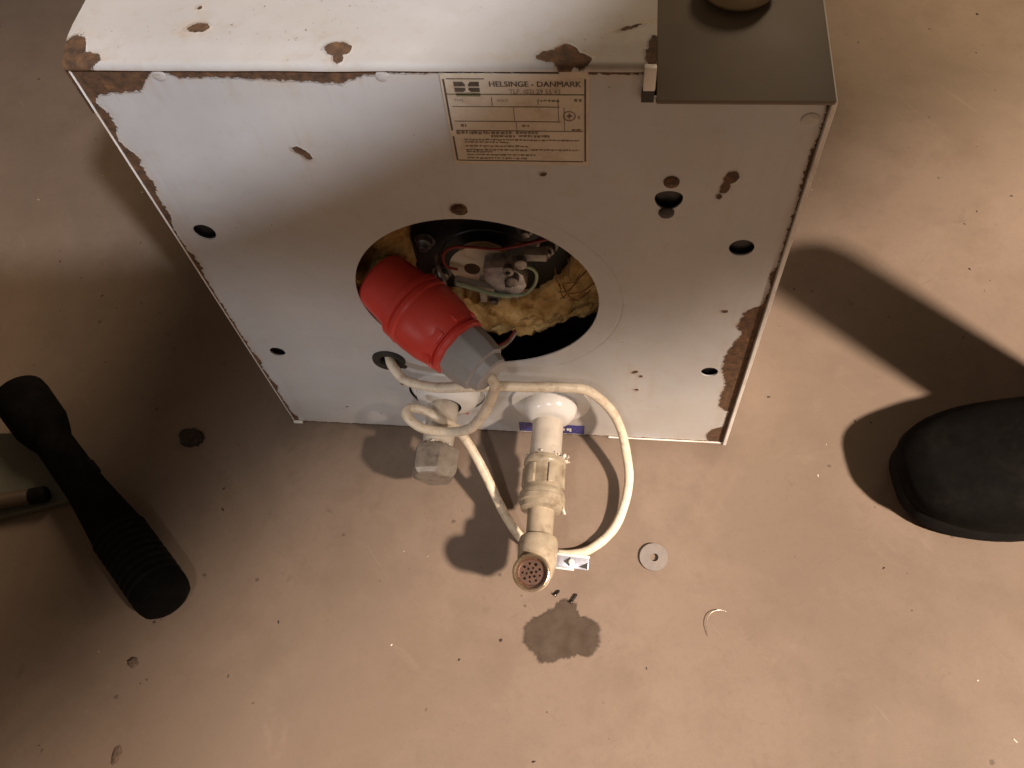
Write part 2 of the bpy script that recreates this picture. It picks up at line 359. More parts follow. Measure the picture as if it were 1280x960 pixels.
# lowered plate beside the cover, with its rolled lip and the knob
def plate_mat():
    m = Mat('brushed_plate'); co = m.co()
    st = m.noise(m.vm('MULTIPLY', co, (500, 14, 14)), 1, 4, .6); n = m.noise(co, 12, 4)
    c = m.mix(m.rng(n, .3, .7), (.135, .108, .078), (.180, .146, .106)); c = m.mix(m.ma('MULTIPLY', m.rng(st, .4, .7), .03), c, (.10, .078, .054))
    return m.out(col=c, rough=m.rng(n, .3, .7, .50, .60), metal=0, nrm=m.bump(n, .05, .0004))
M_plate = plate_mat()
b = bmesh.new(); box(b, XS + .003, W + .0032, -.0040, L, H2 - .003, H2 + .0006, .0014); obj('control_plate', b, M_plate, heater, smooth=True)
b = bmesh.new(); box(b, XS - .0065, XS + .0015, -.0042, -.0002, H2 - .001, H2 + .0085, .0003); obj('corner_gap', b, M_dark, heater)  # solid dark block drawn in place of the gap's shade
b = bmesh.new(); box(b, XS - .0060, XS + .0018, -.0052, -.0002, H2 + .0088, H1 - .0010, .0009); obj('cover_return', b, M_side, heater, smooth=True)
for x, z, r in ((.027, .349, .0095), (.029, .159, .0080), (.468, .346, .0098), (.467, .154, .0082), (.407, .4005, .0100)):
    obj('hole_backing', lathe([(0, r * 1.25), (.001, r * 1.25), (.0011, .0005)], frame((x, .0060, z), (0, -1, 0)), 24), M_black, heater)  # black discs added behind the holes to keep them dark
M_cream = simple('cream_plastic', (.46, .36, .22), .45, var=.1, scale=60, grime=(.2, .13, .07), gamt=.3)
kn = obj('knob', lathe([(0, .012), (.004, .012), (.0045, .0245), (.0075, .0265), (.017, .0255), (.0195, .0235), (.0198, .006), (.0215, .0055), (.0215, .001)], Matrix.Translation((.4455, .1015, H2 + .0006)), 48), M_cream, heater, smooth=True)
b = bmesh.new(); box(b, .4445, .4465, .081, .097, H2 + .0200, H2 + .0212, .0003); obj('knob_pointer', b, M_black, kn)

# screws under the paint, grommets and rusty screw heads
M_screw = simple('painted_screw', (.50, .48, .46), .4, var=.15, scale=300, grime=(.25, .17, .1))
M_rust = Mat('rusty_steel'); _co = M_rust.co(); M_rust.out(col=rust_col(M_rust, _co), rough=.8, nrm=M_rust.bump(M_rust.noise(_co, 600, 6), .6, .0005)); M_rust = M_rust.m
def screw(x, z, r, mat, h=.0013):
    slot = mat is not M_screw
    s = obj('screw', lathe([(0, r), (h * .5, r * .97), (h, r * .72), (h * 1.05, .0004)], frame((x, -.0001, z), (0, -1, 0)), 24), mat, heater, smooth=True)
    if not slot: return
    bb = bmesh.new(); box(bb, x - r * .55, x + r * .55, -h * 1.2, -h * .9, z - .0005, z + .0005); obj('slot', bb, M_dark, s)
screw(.061, .5120, .0048, M_screw, .0007); screw(.214, .5120, .0045, M_screw, .0007); screw(.491, .478, .0060, M_screw, .0008)
screw(.4075, .4185, .0058, M_rust, .0018); screw(.4065, .3855, .0060, M_dark, .0018)
screw(.1585, .1400, .0035, M_dark)
screw(.248, .384, .0048, M_rust, .0022)

# rubber grommet for the cord
M_rub = simple('black_rubber', (.020, .018, .017), .6, var=.3, scale=200)
obj('grommet', lathe([(.001, .0085), (-.0022, .0095), (-.0032, .012), (-.0028, .0160), (-.0006, .0172), (0, .0172), (.003, .015), (.003, .0085)], frame((.145, 0, .152), (0, 1, 0)), 40, cap=False), M_rub, heater, smooth=True)

# rating label: thin plate with border, logo and print
M_label = simple('aged_label', (.60, .53, .43), .42, var=.08, scale=60, grime=(.34, .22, .11), gamt=.45, bump=.05)
M_ink = simple('label_ink', (.11, .085, .065), .6, var=.5, scale=400, bump=0)
M_ink2 = simple('faded_ink', (.25, .195, .140), .6, var=.35, scale=500, bump=0)
M_green = simple('green_print', (.23, .22, .13), .6, var=.3, scale=300, bump=0)
LX0, LX1, LZ0, LZ1 = .2520, .3480, .4345, .5145
lab = obj('rating_label', prism([(0, 0), (LX1 - LX0, 0), (LX1 - LX0, LZ1 - LZ0), (0, LZ1 - LZ0)], 0, .0007), M_label, heater)
lab.data.transform(Matrix(((1, 0, 0, LX0), (0, 0, -1, -.0001), (0, 1, 0, LZ0), (0, 0, 0, 1))))
YL = -.0011
U = lambda u: LX0 + u * (LX1 - LX0)
V = lambda v: LZ1 - v * (LZ1 - LZ0)
def bar(b, u0, u1, v, t=.0006): box(b, U(u0), U(u1), YL, YL + .0003, V(v) - t / 2, V(v) + t / 2)
def vbar(b, u, v0, v1, t=.0006): box(b, U(u) - t / 2, U(u) + t / 2, YL, YL + .0003, V(v1), V(v0))
b = bmesh.new(); vbar(b, .022, .05, .60, .0012); vbar(b, .022, .67, .955, .0012); vbar(b, .975, .05, .95, .0012); bar(b, .04, .30, .047, .0005); bar(b, .03, .96, .955, .0006); obj('border', b, M_ink, lab)
b = bmesh.new()
for s in (0, 1):
    for (v0, v1, k) in ((.075, .122, 0), (.135, .178, 1)):
        a, c_ = (.088, .165) if s == 0 else (.262, .185)
        sl = .016 if s == 0 else -.016
        q = [(a, v0), (c_ - (sl if k == 0 else 0), v0), (c_, v0 + (v1 - v0) * .6), (c_ - (sl if k else 0), v1), (a, v1)]
        bb = bmesh.new(); f = bb.faces.new([bb.verts.new((U(u), YL, V(v))) for u, v in q]); join(b, bb)
obj('logo', b, M_ink, lab)
b = bmesh.new(); box(b, U(.095), U(.262), YL, YL + .0002, V(.225), V(.188)); bar(b, .03, .97, .205, .0008); obj('green_strip', b, M_green, lab)
b = text_bm('HELSINGE - DANMARK', .0062, U(.325), V(.100), YL, sx=.94); join(b, text_bm('HELSINGE - DANMARK', .0062, U(.328), V(.101), YL + .00005, sx=.94)); obj('heading', b, M_ink, lab)
b = text_bm('TLF. (03) 29 55 43', .0052, U(.46), V(.175), YL, sx=.86); obj('telephone_line', b, M_ink2, lab)
b = bmesh.new()
for a in ((.05, .35, .225), ): pass
for v in (.335, .495, .60): bar(b, .05, .80 if v < .5 else .96, v, .0005)
for (u, v0, v1) in ((.335, .235, .325), (.48, .345, .485), (.79, .25, .485), (.49, .505, .59), (.83, .345, .59)): vbar(b, u, v0, v1, .0005)
obj('table_lines', b, M_ink2, lab)
b = text_bm('TYPE', .0030, U(.07), V(.27), YL); join(b, text_bm('VOLT', .0030, U(.37), V(.27), YL)); join(b, text_bm('R', .004, U(.92), V(.45), YL)); join(b, text_bm('(', .006, U(.645), V(.275), YL))
r2 = random.Random(3)
def scribble(b, u0, u1, v, t):
    u = u0
    while u < u1:
        k = r2.uniform(.008, .03); bar(b, u, min(u + k, u1), v + r2.uniform(-.003, .003), t * r2.uniform(.6, 1.2)); u += k + r2.uniform(.004, .012)
scribble(b, .67, .80, .27, .0012); scribble(b, .09, .13, .545, .0022); scribble(b, .53, .58, .54, .0016); scribble(b, .88, .95, .585, .0015); scribble(b, .90, .95, .26, .002)
scribble(b, .05, .46, .625, .0022); scribble(b, .48, .64, .62, .0022); scribble(b, .30, .48, .665, .0016); scribble(b, .50, .72, .66, .0016)
for (u0, u1, v) in ((.10, .93, .705), (.10, .42, .735), (.10, .56, .78), (.58, .93, .82), (.10, .55, .825), (.10, .30, .85), (.10, .62, .885), (.10, .55, .925)): scribble(b, u0, u1, v, .0011)
obj('small_print', b, M_ink2, lab)
b = bmesh.new()
for i in range(24):
    a0, a1 = 2 * math.pi * i / 24, 2 * math.pi * (i + 1) / 24
    for (r0, r1) in ((.0036, .0043),):
        b.faces.new([b.verts.new((U(.865) + r * math.cos(a), YL, V(.43) + r * math.sin(a))) for r, a in ((r0, a0), (r1, a0), (r1, a1), (r0, a1))])
bar(b, .845, .885, .43, .0012); vbar(b, .865, .40, .46, .0009); obj('emblem', b, M_ink2, lab)
M_tape = simple('masking_tape', (.58, .50, .40), .6, var=.1, scale=80, bump=.1)
b = bmesh.new(); box(b, .329, .3475, -.0012, -.0008,   .5120, .5172); 
obj('tape_scrap', b, M_tape, heater)

# ---- inside the hatch
obj('tank_end', lathe([(0, .002), (.0005, .06), (.004, .13), (.016, .19), (.05, .225), (.11, .235)], frame((.250, .078, .245), (0, 1, 0)), 72, cap=False), M_black, heater, smooth=True)
fl_ = obj('element_flange', lathe([(.018, .076), (.001, .077), (0, .075), (0, .045), (-.001, .044), (-.001, .002)], frame((.250, .061, .243), (0, 1, 0)), 64, wob=.01), M_black, heater, smooth=True)
M_bolt = simple('dull_zinc', (.34, .32, .31), .38, metal=.75, var=.4, scale=150, bump=.4, grime=(.10, .07, .05), gamt=.7)
for x, z in ((.194, .272), (.203, .224), (.252, .190), (.303, .196), (.308, .268), (.290, .296)):
    n = obj('bolt', lathe([(0, .0095), (.0012, .0098), (.0012, .0075), (.0065, .0075), (.0075, .0066), (.0076, .0042), (.012, .0040), (.0125, .003)], frame((x, .060, z), (0, -1, 0)), 36, ngon=None), M_bolt, fl_, smooth=True)
def foam():
    b = bmesh.new(); NA, NR = 220, 44; rows = []
    for i in range(NA):
        a = 2 * math.pi * i / NA; ca, sa = math.cos(a), math.sin(a)
        rin = .083 + .007 * noise.noise(Vector((ca * 2, sa * 2, 5))) + .004 * noise.noise(Vector((ca * 9, sa * 9, 1)))
        if 150 < math.degrees(a) < 205: rin = min(rin, .070 / abs(ca))           # straight cut on the left
        if sa > .35 and ca > -.72: rin = .12
        low = max(0, -sa)
        rout = .175 - .034 * low ** 1.5 + .010 * noise.noise(Vector((ca * 5, sa * 5, 9)))
        if ca > .3 and sa < 0: rout -= .02 * ca
        row = []
        for j in range(NR + 1):
            t = j / NR
            if j == 0: r, y = rin, .085
            elif j == NR: r, y = rout, .09
            else:
                r = rin + (rout - rin) * (j - 1) / (NR - 2)
                y = .046 - .004 * low + .012 * (abs((j - 1) / (NR - 2) - .45) * 2) ** 3
                p = Vector((r * ca, r * sa, 0))
                y += .0085 * noise.noise(p * 38 + Vector((2, 7, 0))) + .0065 * noise.noise(p * 80) + .0035 * noise.noise(p * 190) + .0025 * noise.noise(p * 420) - .004 * abs(noise.noise(p * 60 + Vector((9, 1, 4))))
            row.append(b.verts.new((.250 + r * ca, y, .271 + r * sa)))
        rows.append(row)
    for i in range(NA):
        A, B = rows[i], rows[(i + 1) % NA]
        for j in range(NR): b.faces.new((A[j], A[j + 1], B[j + 1], B[j]))
    return b
mf = Mat('yellow_foam'); co = mf.co(); n1 = mf.noise(co, 45, 6, .65); n2 = mf.noise(co, 190, 6, .7); n3 = mf.noise(co, 22, 3)
c = mf.mix(mf.rng(n1, .36, .66), (.48, .25, .07), (.90, .63, .27)); c = mf.mix(mf.ma('MULTIPLY', mf.rng(n2, .5, .75), .5), c, (.85, .62, .30)); c = mf.mix(mf.rng(n3, .60, .70), c, (.30, .13, .03))
M_foam = mf.out(spec=.05, col=c, rough=.95, nrm=mf.bump(mf.ma('ADD', mf.noise(co, 420, 4, .7), n2), .8, .002), sss=0)
obj('insulation_foam', foam(), M_foam, heater, smooth=True, flat_over=179)
# loose fibres at the right of the opening
b = bmesh.new()
for k in range(9):
    x0, z0 = .318 + rnd.uniform(0, .02), .235 + rnd.uniform(-.015, .02); a = R(rnd.uniform(30, 140)); l = rnd.uniform(.02, .045)
    join(b, tube([(x0, .032, z0), (x0 + l * .5 * math.cos(a), .026, z0 + l * .5 * math.sin(a) + .003), (x0 + l * math.cos(a), .034, z0 + l * math.sin(a))], .0006, 5, 4))
M_fib = simple('brown_fibre', (.26, .13, .05), .7)
obj('insulation_fibres', b, M_fib, heater)
# heating element disc, thermostat and wires
M_ceram = simple('cream_ceramic', (.78, .66, .48), .45, var=.1, scale=70, grime=(.22, .13, .07), gamt=.5)
el = obj('element_head', lathe([(.011, .026), (.006, .0275), (.003, .0300), (.0005, .0310), (0, .0295), (0, .002)], frame((.250, .036, .262), (.0, 1, 0)), 56), M_ceram, heater, smooth=True)
obj('terminal_hole', lathe([(0, .0075), (.0012, .0072), (.0014, .004), (.0015, .001)], frame((.240, .0362, .262), (0, -1, .05)), 24), M_rust, el, smooth=True)
M_alu = simple('scuffed_aluminium', (.56, .54, .55), .36, metal=.6, var=.4, scale=160, bump=.5, grime=(.12, .09, .08), gamt=.6)
b = prism([(-.0185, -.020), (.006, -.024), (.017, -.012), (.0195, .004), (.010, .024), (-.004, .022), (-.019, -.004)], 0, .017, .0018)
th = obj('thermostat', b, M_alu, heater, smooth=True); th.data.transform(frame((.273, .033, .268), (0, -1, 0), (0, 0, 1)) @ Matrix.Rotation(R(180), 4, 'Z') @ Matrix.Scale(-1, 4, (1, 0, 0)))
obj('spindle', lathe([(0, .0058), (.008, .0056), (.0086, .0045), (.0086, .002)], frame((.281, .016, .279), (0, -1, .12)), 28), M_bolt, th, smooth=True)
obj('terminal', lathe([(0, .0052), (.006, .005), (.0068, .0022), (.004, .002), (.004, .0003)], frame((.278, .016, .291), (0, -1, .2)), 24), M_bolt, th, smooth=True)
obj('terminal', lathe([(0, .0055), (.007, .0052), (.0078, .003), (.0078, .0003)], frame((.289, .018, .300), (.1, -1, .2)), 24), M_bolt, th, smooth=True)
b = bmesh.new(); box(b, .273, .279, .0125, .0155, .266, .274, .0005); obj('slot', b, M_dark, th)
M_clear = simple('grey_connector', (.36, .33, .29), .3, var=.3, scale=120)
b = bmesh.new(); box(b, .292, .312, .018, .028, .297, .307, .002); obj('connector_block', b, M_clear, heater, smooth=True)
b = bmesh.new(); box(b, .224, .262, .020, .027, .252, .258, .0012); o = obj('terminal_strip', b, M_clear, heater, smooth=True)
o.data.transform(Matrix.Translation((.243, .023, .255)) @ Matrix.Rotation(R(20), 4, 'Y') @ Matrix.Translation((-.243, -.023, -.255)))
b = bmesh.new(); box(b, .246, .252, .022, .040, .228, .252, .001); obj('terminal_strip', b, M_clear, heater, smooth=True)
b = tube([(.206, .048, .266), (.210, .030, .262), (.214, .024, .250), (.209, .030, .240)], .0028, 10, 6); obj('capillary_tube', b, M_bolt, heater, smooth=True)
M_red = simple('red_wire', (.20, .022, .018), .4); M_grn = simple('green_white_wire', (.36, .44, .30), .4, var=.4, scale=60); M_brn = simple('brown_wire', (.10, .045, .025), .45)
mm3 = lambda y, pts: [(x / 1000, y + (0 if len(p_) == 2 else 0), z / 1000) for p_ in pts for x, z in [p_]]
obj('wire', tube(mm3(.020, [(231, 281), (221, 286), (221, 302), (231, 312), (247, 313), (268, 311), (286, 316), (302, 322), (317, 328)]), .0013, 8), M_red, heater, smooth=True)
obj('wire', tube(mm3(.016, [(274, 250), (289, 252), (299, 266), (302, 281), (299, 290), (291, 294)]), .0015, 8), M_grn, heater, smooth=True)
obj('wire', tube(mm3(.014, [(228, 268), (242, 262), (257, 255), (267, 252), (277, 251)]), .0021, 8), M_grn, heater, smooth=True)
obj('wire', tube(mm3(.022, [(286, 318), (300, 320), (318, 334), (322, 350)]), .0013, 8), M_brn, heater, smooth=True)
for (a, m_) in (((265, 204, 279, 205), M_red), ((266, 200, 280, 202), M_clear), ((262, 192, 278, 199), M_brn)):
    obj('wire', tube([(a[0] / 1000 - .004, -.012, a[1] / 1000), ((a[0] + a[2]) / 2000, -.004, (a[1] + a[3]) / 2000), (a[2] / 1000, .006, a[3] / 1000 + .002)], .0014, 8), m_, heater, smooth=True)

# ---- pipes
M_wplastic = simple('white_plastic', (.70, .68, .65), .22, var=.05, scale=40, bump=.02, grime=(.45, .34, .22), gamt=.25)
M_cpaint = simple('cream_painted_pipe', (.56, .505, .43), .42, var=.15, scale=70, grime=(.28, .21, .14), gamt=.5)
M_bpaint = simple('beige_painted_brass', (.40, .335, .245), .36, var=.22, scale=90, grime=(.17, .125, .08), gamt=.65, bump=.35)
M_chrome = simple('worn_brass_ring', (.66, .53, .36), .18, metal=.9, var=.15, scale=120, grime=(.35, .26, .17), gamt=.5)
M_hole_black = simple('hole_shade_black', (.008, .006, .005), .95, spec=.02)  # black that paints the shade inside the strainer holes, on flat discs
M_strain = simple('rusty_strainer', (.085, .037, .019), .4, metal=.3, var=.4, scale=300, bump=.4)
ax = (.307, 0, .072)
Ax = lambda y: frame((ax[0], y, ax[2]), (0, -1, 0))
op = obj('outlet_pipe', lathe([(-.03, .0165), (.046, .0165), (.075, .0160)], Ax(-.012), 40, wob=.012), M_cpaint, heater, smooth=True)
obj('wall_collar', lathe([(-.004, .036), (.0004, .0415), (.0012, .0425), (.0022, .0420), (.0026, .0385), (.0030, .0300), (.0034, .0282), (.007, .0290), (.012, .0282), (.017, .0258), (.021, .0220), (.0225, .0185), (.0225, .0165)], frame((.3085, -.0006, .078), (0, -1, 0)), 56), M_wplastic, op, smooth=True)
obj('coupling', lathe([(0, .0185), (.0015, .0212), (.006, .0222), (.0085, .0215), (.010, .0200), (.034, .0198), (.037, .0215), (.040, .0232), (.0435, .0232)], Ax(-.066), 44, wob=.02, seed=3), M_bpaint, op, smooth=True)
b = bmesh.new()
for k in range(6):
    a = R(-90 + 60 * k + 4); rr = .0202
    bb = bmesh.new(); box(bb, -.0040, .0040, -.0018, .0020, .0115, .0325, .0009); join(b, bb, Ax(-.066) @ Matrix.Rotation(a, 4, 'Z') @ Matrix.Translation((0, rr, 0)))
obj('grip_rib', b, M_bpaint, op, smooth=True)
obj('lock_ring', lathe([(0, .0232), (.001, .0240), (.006, .0236), (.0075, .0218), (.0125, .0212), (.014, .0180), (.014, .013)], Ax(-.1095), 44, wob=.035, seed=8), M_bpaint, op, smooth=True)
obj('neck', lathe([(0, .0138), (.030, .0134), (.034, .0142)], Ax(-.121), 36, wob=.012), M_bpaint, op, smooth=True)
# hemp and paint squeezed out round the joint
b = bmesh.new()
for k in range(60):
    a = rnd.uniform(0, 2 * math.pi); rr = rnd.uniform(.0165, .0205); s = rnd.uniform(.0008, .0022)
    if rnd.random() < .25: a = R(rnd.uniform(-20, 30)); rr += rnd.uniform(.001, .006)
    t = bmesh.new(); bmesh.ops.create_icosphere(t, subdivisions=1, radius=s)
    for v in t.verts: v.co *= 1 + .5 * noise.noise(v.co * 900 + Vector((k, 0, 0)))
    join(b, t, Ax(-.066 + rnd.uniform(-.002, .003)) @ Matrix.Translation((rr * math.cos(a), rr * math.sin(a), 0)))
M_seal = simple('joint_sealant', (.72, .66, .56), .6)
o = obj('joint_sealant', b, M_seal, op, smooth=True); o['kind'] = 'stuff'
b = tube([(.307 + .022, -.116, .072 - .004), (.307 + .0225, -.121, .074), (.331, -.124, .070)], .0013, 6); obj('paint_drip', b, M_seal, op, smooth=True)
# elbow: a barrel in line with the pipe, the outlet turned up
eb = lathe([(0, .0145), (.002, .0180), (.006, .0195), (.026, .0195), (.033, .0180), (.036, .015)], Ax(-.150), 40, wob=.015)
join(eb, lathe([(0, .0150), (.003, .0170), (.020, .0172), (.026, .0180)], frame((.305, -.186, .066), (.0, -.28, 1)), 40))
t = bmesh.new(); bmesh.ops.create_uvsphere(t, u_segments=28, v_segments=16, radius=.0188); join(eb, t, Matrix.Translation((.306, -.181, .070)))
ebo = obj('elbow', eb, M_bpaint, op, smooth=True)
OF = frame((.304, -.1930, .0905), (.02, -.30, 1), (0, 1, 0))
obj('outlet_ring', lathe([(-.004, .0170), (.002, .0178), (.007, .0180), (.0085, .0172), (.0088, .0162), (.0080, .0150), (.004, .0140), (.0015, .0138)], OF, 48, cap=False), M_chrome, op, smooth=True)
st = obj('strainer', lathe([(.0030, .0140), (.0034, .0125), (.0030, .0118), (.0026, .001)], OF, 40), M_strain, op, smooth=True)
b = bmesh.new()
for rr, n in ((0, 1), (.0045, 6), (.0085, 9)):
    for k in range(n):
        a = 2 * math.pi * k / n + rr * 50; join(b, lathe([(.0031, .0010 + .0009 * rnd.random()), (.0033, .0009)], OF @ Matrix.Translation((rr * math.cos(a), rr * math.sin(a), 0)), 8))
obj('strainer_holes', b, M_hole_black, op)
# flat lever at the right of the elbow
M_lever = simple('pale_blue_plate', (.42, .44, .52), .3, metal=.35, var=.2, scale=200)
LM = Matrix.Translation((.3235, -.1660, .050)) @ Matrix.Rotation(R(-3), 4, 'Z') @ Matrix.Rotation(R(18), 4, 'X')
b = bmesh.new(); box(b, 0, .034, -.0065, .0065, -.0012, .0012, .0008); bmesh.ops.transform(b, matrix=LM, verts=b.verts)
lv = obj('lever', b, M_lever, op, smooth=True)
b = bmesh.new(); box(b, .001, .0345, .0050, .0078, -.002, .0030, .0008); box(b, .001, .020, -.0085, -.0062, -.002, .0026, .0008); bmesh.ops.transform(b, matrix=LM, verts=b.verts)
obj('lever_rim', b, M_wplastic, op, smooth=True)
b = bmesh.new()
for q in ([(.0085, 0), (.015, .0048), (.015, -.0048)], [(.024, -.004), (.033, .001), (.033, -.0055)]):
    t = prism(q, .00125, .0017); join(b, t, LM)
obj('lever_arrow', b, M_dark, op)
obj('lever_screw', lathe([(.0012, .0030), (.0030, .0029), (.0040, .0018), (.0042, .0003)], LM @ Matrix.Translation((.0165, 0, 0)), 20), M_wplastic, op, smooth=True)

# left stub: recessed white collar, beige pipe, hexagonal cap
ip = obj('inlet_pipe', lathe([(-.03, .0165), (.040, .0165), (.062, .0160)], frame((.193, -.010, .080), (.0, -1, 0)), 40, wob=.012), M_cpaint, heater, smooth=True)
obj('wall_collar', lathe([(.012, .0435), (.006, .0425), (.003, .040), (.004, .036), (.001, .0345), (-.006, .033), (-.011, .029), (-.014, .022), (-.015, .0168)], frame((.1965, .0, .084), (0, 1, 0)), 56, cap=False), M_wplastic, ip, smooth=True)
M_hex = simple('dull_brass_cap', (.36, .315, .265), .42, metal=.5, var=.25, scale=140, bump=.5, grime=(.13, .095, .07), gamt=.6)
hx = lathe([(0, .019), (.0015, .0235), (.0035, .0252), (.026, .0252), (.030, .0240), (.034, .0205), (.0350, .018), (.0350, .002)], frame((.193, -.0635, .080), (0, -1, 0)) @ Matrix.Rotation(R(12), 4, 'Z'), 72, ngon=6)
obj('hex_cap', hx, M_hex, ip, smooth=True, flat_over=22)
b = bmesh.new()
for k in range(34):
    a = rnd.uniform(0, 2 * math.pi); s = rnd.uniform(.0008, .0018); t = bmesh.new(); bmesh.ops.create_icosphere(t, subdivisions=1, radius=s)
    join(b, t, frame((.193, -.0632 + rnd.uniform(-.001, .001), .080), (0, -1, 0)) @ Matrix.Translation((math.cos(a) * .0185, math.sin(a) * .0185, 0)))
o = obj('joint_sealant', b, M_seal, ip, smooth=True); o['kind'] = 'stuff'
# blue sticker along the foot of the panel, remains of a red one
M_blue = simple('blue_sticker', (.045, .045, .22), .25, var=.3, scale=150)
b = prism([(.2700, .0055), (.3440, .0045), (.3445, .0245), (.2705, .0265)], .0004, .0008); bmesh.ops.transform(b, matrix=Matrix(((1, 0, 0, 0), (0, 0, -1, 0), (0, 1, 0, 0), (0, 0, 0, 1))), verts=b.verts)
stk = obj('blue_sticker', b, M_blue, heater)
b = bmesh.new()
for x, s in ((.3205, .0018), (.3245, .0026), (.3275, .0022)): box(b, x, x + s, -.0014, -.0010, .0120 + rnd.uniform(-.002, .002), .0185 + rnd.uniform(-.002, .002))
obj('white_print', b, M_wplastic, stk)
M_rstk = simple('red_sticker', (.55, .07, .045), .4, var=.2, scale=200)
b = bmesh.new()
for poly in ([(.206, .040), (.214, .040), (.2155, .0435), (.2085, .0455)], [(.2195, .030), (.2245, .0295), (.2240, .0335), (.2205, .0345)]):
    join(b, prism(poly, .0004, .0007), Matrix(((1, 0, 0, 0), (0, 0, -1, 0), (0, 1, 0, 0), (0, 0, 0, 1))))
obj('red_sticker', b, M_rstk, heater)

# ------------------------------------------------------------------ power cord with its red plug
cord = thing('power_cord', 'off-white power cord looped over the pipes with its red plug tucked in the hatch', 'power cord', (.26, -.08, 0))
inv = Matrix.Translation((-.26, .08, 0))
def cobj(name, bm, mat, parent=cord, **k):
    bmesh.ops.transform(bm, matrix=inv, verts=bm.verts); return obj(name, bm, mat, parent, **k)
def cable_mat():
    m = Mat('cord_sheath'); co = m.co(); n = m.noise(co, 40, 6, .65)
    c = m.mix(m.rng(n, .35, .7), (.74, .66, .53), (.64, .54, .40)); c = m.mix(m.ma('MULTIPLY', m.rng(m.noise(co, 110, 6, .7), .50, .70), .60), c, (.30, .21, .13))
    return m.out(col=c, rough=.45, nrm=m.bump(n, .15, .0006))
M_cable = cable_mat()
path = [(263, -61, 236), (268, -66, 226), (264, -67, 208), (259, -66, 190), (250, -68, 167), (234, -68, 139), (208, -60, 114), (180, -55, 110.5), (163, -43, 112), (164, -33, 110), (178, -33, 107), (196, -40, 104), (216, -46, 86), (237, -69, 60), (263, -109, 30), (283, -131, 11), (305, -142, 6), (330, -145, 6), (355, -139, 6), (379, -118, 9), (391, -92, 14), (396, -61, 22), (391, -36, 42), (384, -22, 66), (371, -20, 107), (349, -20, 141), (326, -23, 151), (290, -27, 156), (258, -30, 160), (222, -31, 156), (194, -28, 149), (165, -20, 146), (152, -9, 150), (145, 4, 152), (143, 30, 150)]
cobj('cable', tube([tuple(c / 1000 for c in p) for p in path], .0050, 14, 10, wob=.07), M_cable, smooth=True, flat_over=80)
def plug_red():
    m = Mat('red_plastic'); co = m.co(); n = m.noise(co, 30, 5)
    c = m.mix(m.rng(n, .3, .7), (.66, .055, .042), (.76, .078, .058)); c = m.mix(m.ma('MULTIPLY', m.rng(m.noise(co, 120, 6, .7), .58, .75), .25), c, (.20, .04, .03))
    return m.out(col=c, rough=m.ma('ADD', .30, m.ma('MULTIPLY', m.noise(co, 90, 5), .18)), nrm=m.bump(m.noise(co, 400, 4), .08, .0004))
M_rp = plug_red(); M_gp = simple('grey_plastic', (.37, .37, .38), .42, var=.08, scale=60, bump=.08)
A = Vector((.148, .030, .258)); B = Vector((.263, -.060, .236)); D = (B - A).normalized(); PM = frame(A, D)
sh = cobj('plug_shroud', lathe([(.060, .0250), (.020, .0250), (.010, .0252), (.0085, .0272), (.012, .0282), (.030, .0300), (.0455, .0312), (.0475, .0350), (.0530, .0352), (.0545, .0325)], PM, 64, cap=False), M_rp, smooth=True)
bd = cobj('plug_body', lathe([(.0535, .0310), (.0550, .0326), (.0558, .0352), (.0600, .0358), (.0625, .0345), (.0640, .0350), (.070, .0352), (.086, .0338), (.097, .0310), (.1030, .0284), (.1036, .0250), (.1060, .0250), (.1066, .0290), (.1075, .0298), (.1110, .0292), (.1122, .0262), (.1125, .010)], PM, 72), M_rp, smooth=True, flat_over=30)
b = bmesh.new()
for k in range(14):
    a = 2 * math.pi * k / 14 + .2; bb = bmesh.new(); box(bb, -.0007, .0007, -.0009, .0012, .070, .081, .0003); join(b, bb, PM @ Matrix.Rotation(a, 4, 'Z') @ Matrix.Translation((0, .0348, 0)) @ Matrix.Rotation(R(3.5), 4, 'X'))
for k in range(7):
    a = 2 * math.pi * k / 7 + .5; bb = bmesh.new(); box(bb, -.006, .006, -.0016, .0020, .087, .1025, .0008); join(b, bb, PM @ Matrix.Rotation(a, 4, 'Z') @ Matrix.Translation((0, .0300, 0)) @ Matrix.Rotation(R(17), 4, 'X') if False else PM @ Matrix.Rotation(a, 4, 'Z') @ Matrix.Translation((0, .0295, 0)))
cobj('plug_ribs', b, M_rp, smooth=True)
cobj('cable_gland', lathe([(.1115, .0250), (.1120, .0268), (.1150, .0272), (.128, .0262), (.141, .0238), (.1425, .0205), (.1500, .0185), (.1515, .0160), (.1515, .0052)], PM @ Matrix.Rotation(R(20), 4, 'Z'), 72, ngon=10), M_gp, smooth=True, flat_over=12)
b = bmesh.new(); box(b, -.004, .004, -.003, .003, .0975, .1035, .0008); bmesh.ops.transform(b, matrix=PM @ Matrix.Rotation(R(215), 4, 'Z') @ Matrix.Translation((0, .0262, 0)), verts=b.verts)
cobj('plug_screw', b, M_bolt, smooth=True)
# pins down inside the shroud
for k in range(5):
    a = 2 * math.pi * k / 5
    cobj('pin', lathe([(.054, .0030), (.026, .0030), (.024, .0022), (.0238, .0005)], PM @ Matrix.Translation((.0145 * math.cos(a), .0145 * math.sin(a), 0)), 14), M_bolt, smooth=True)

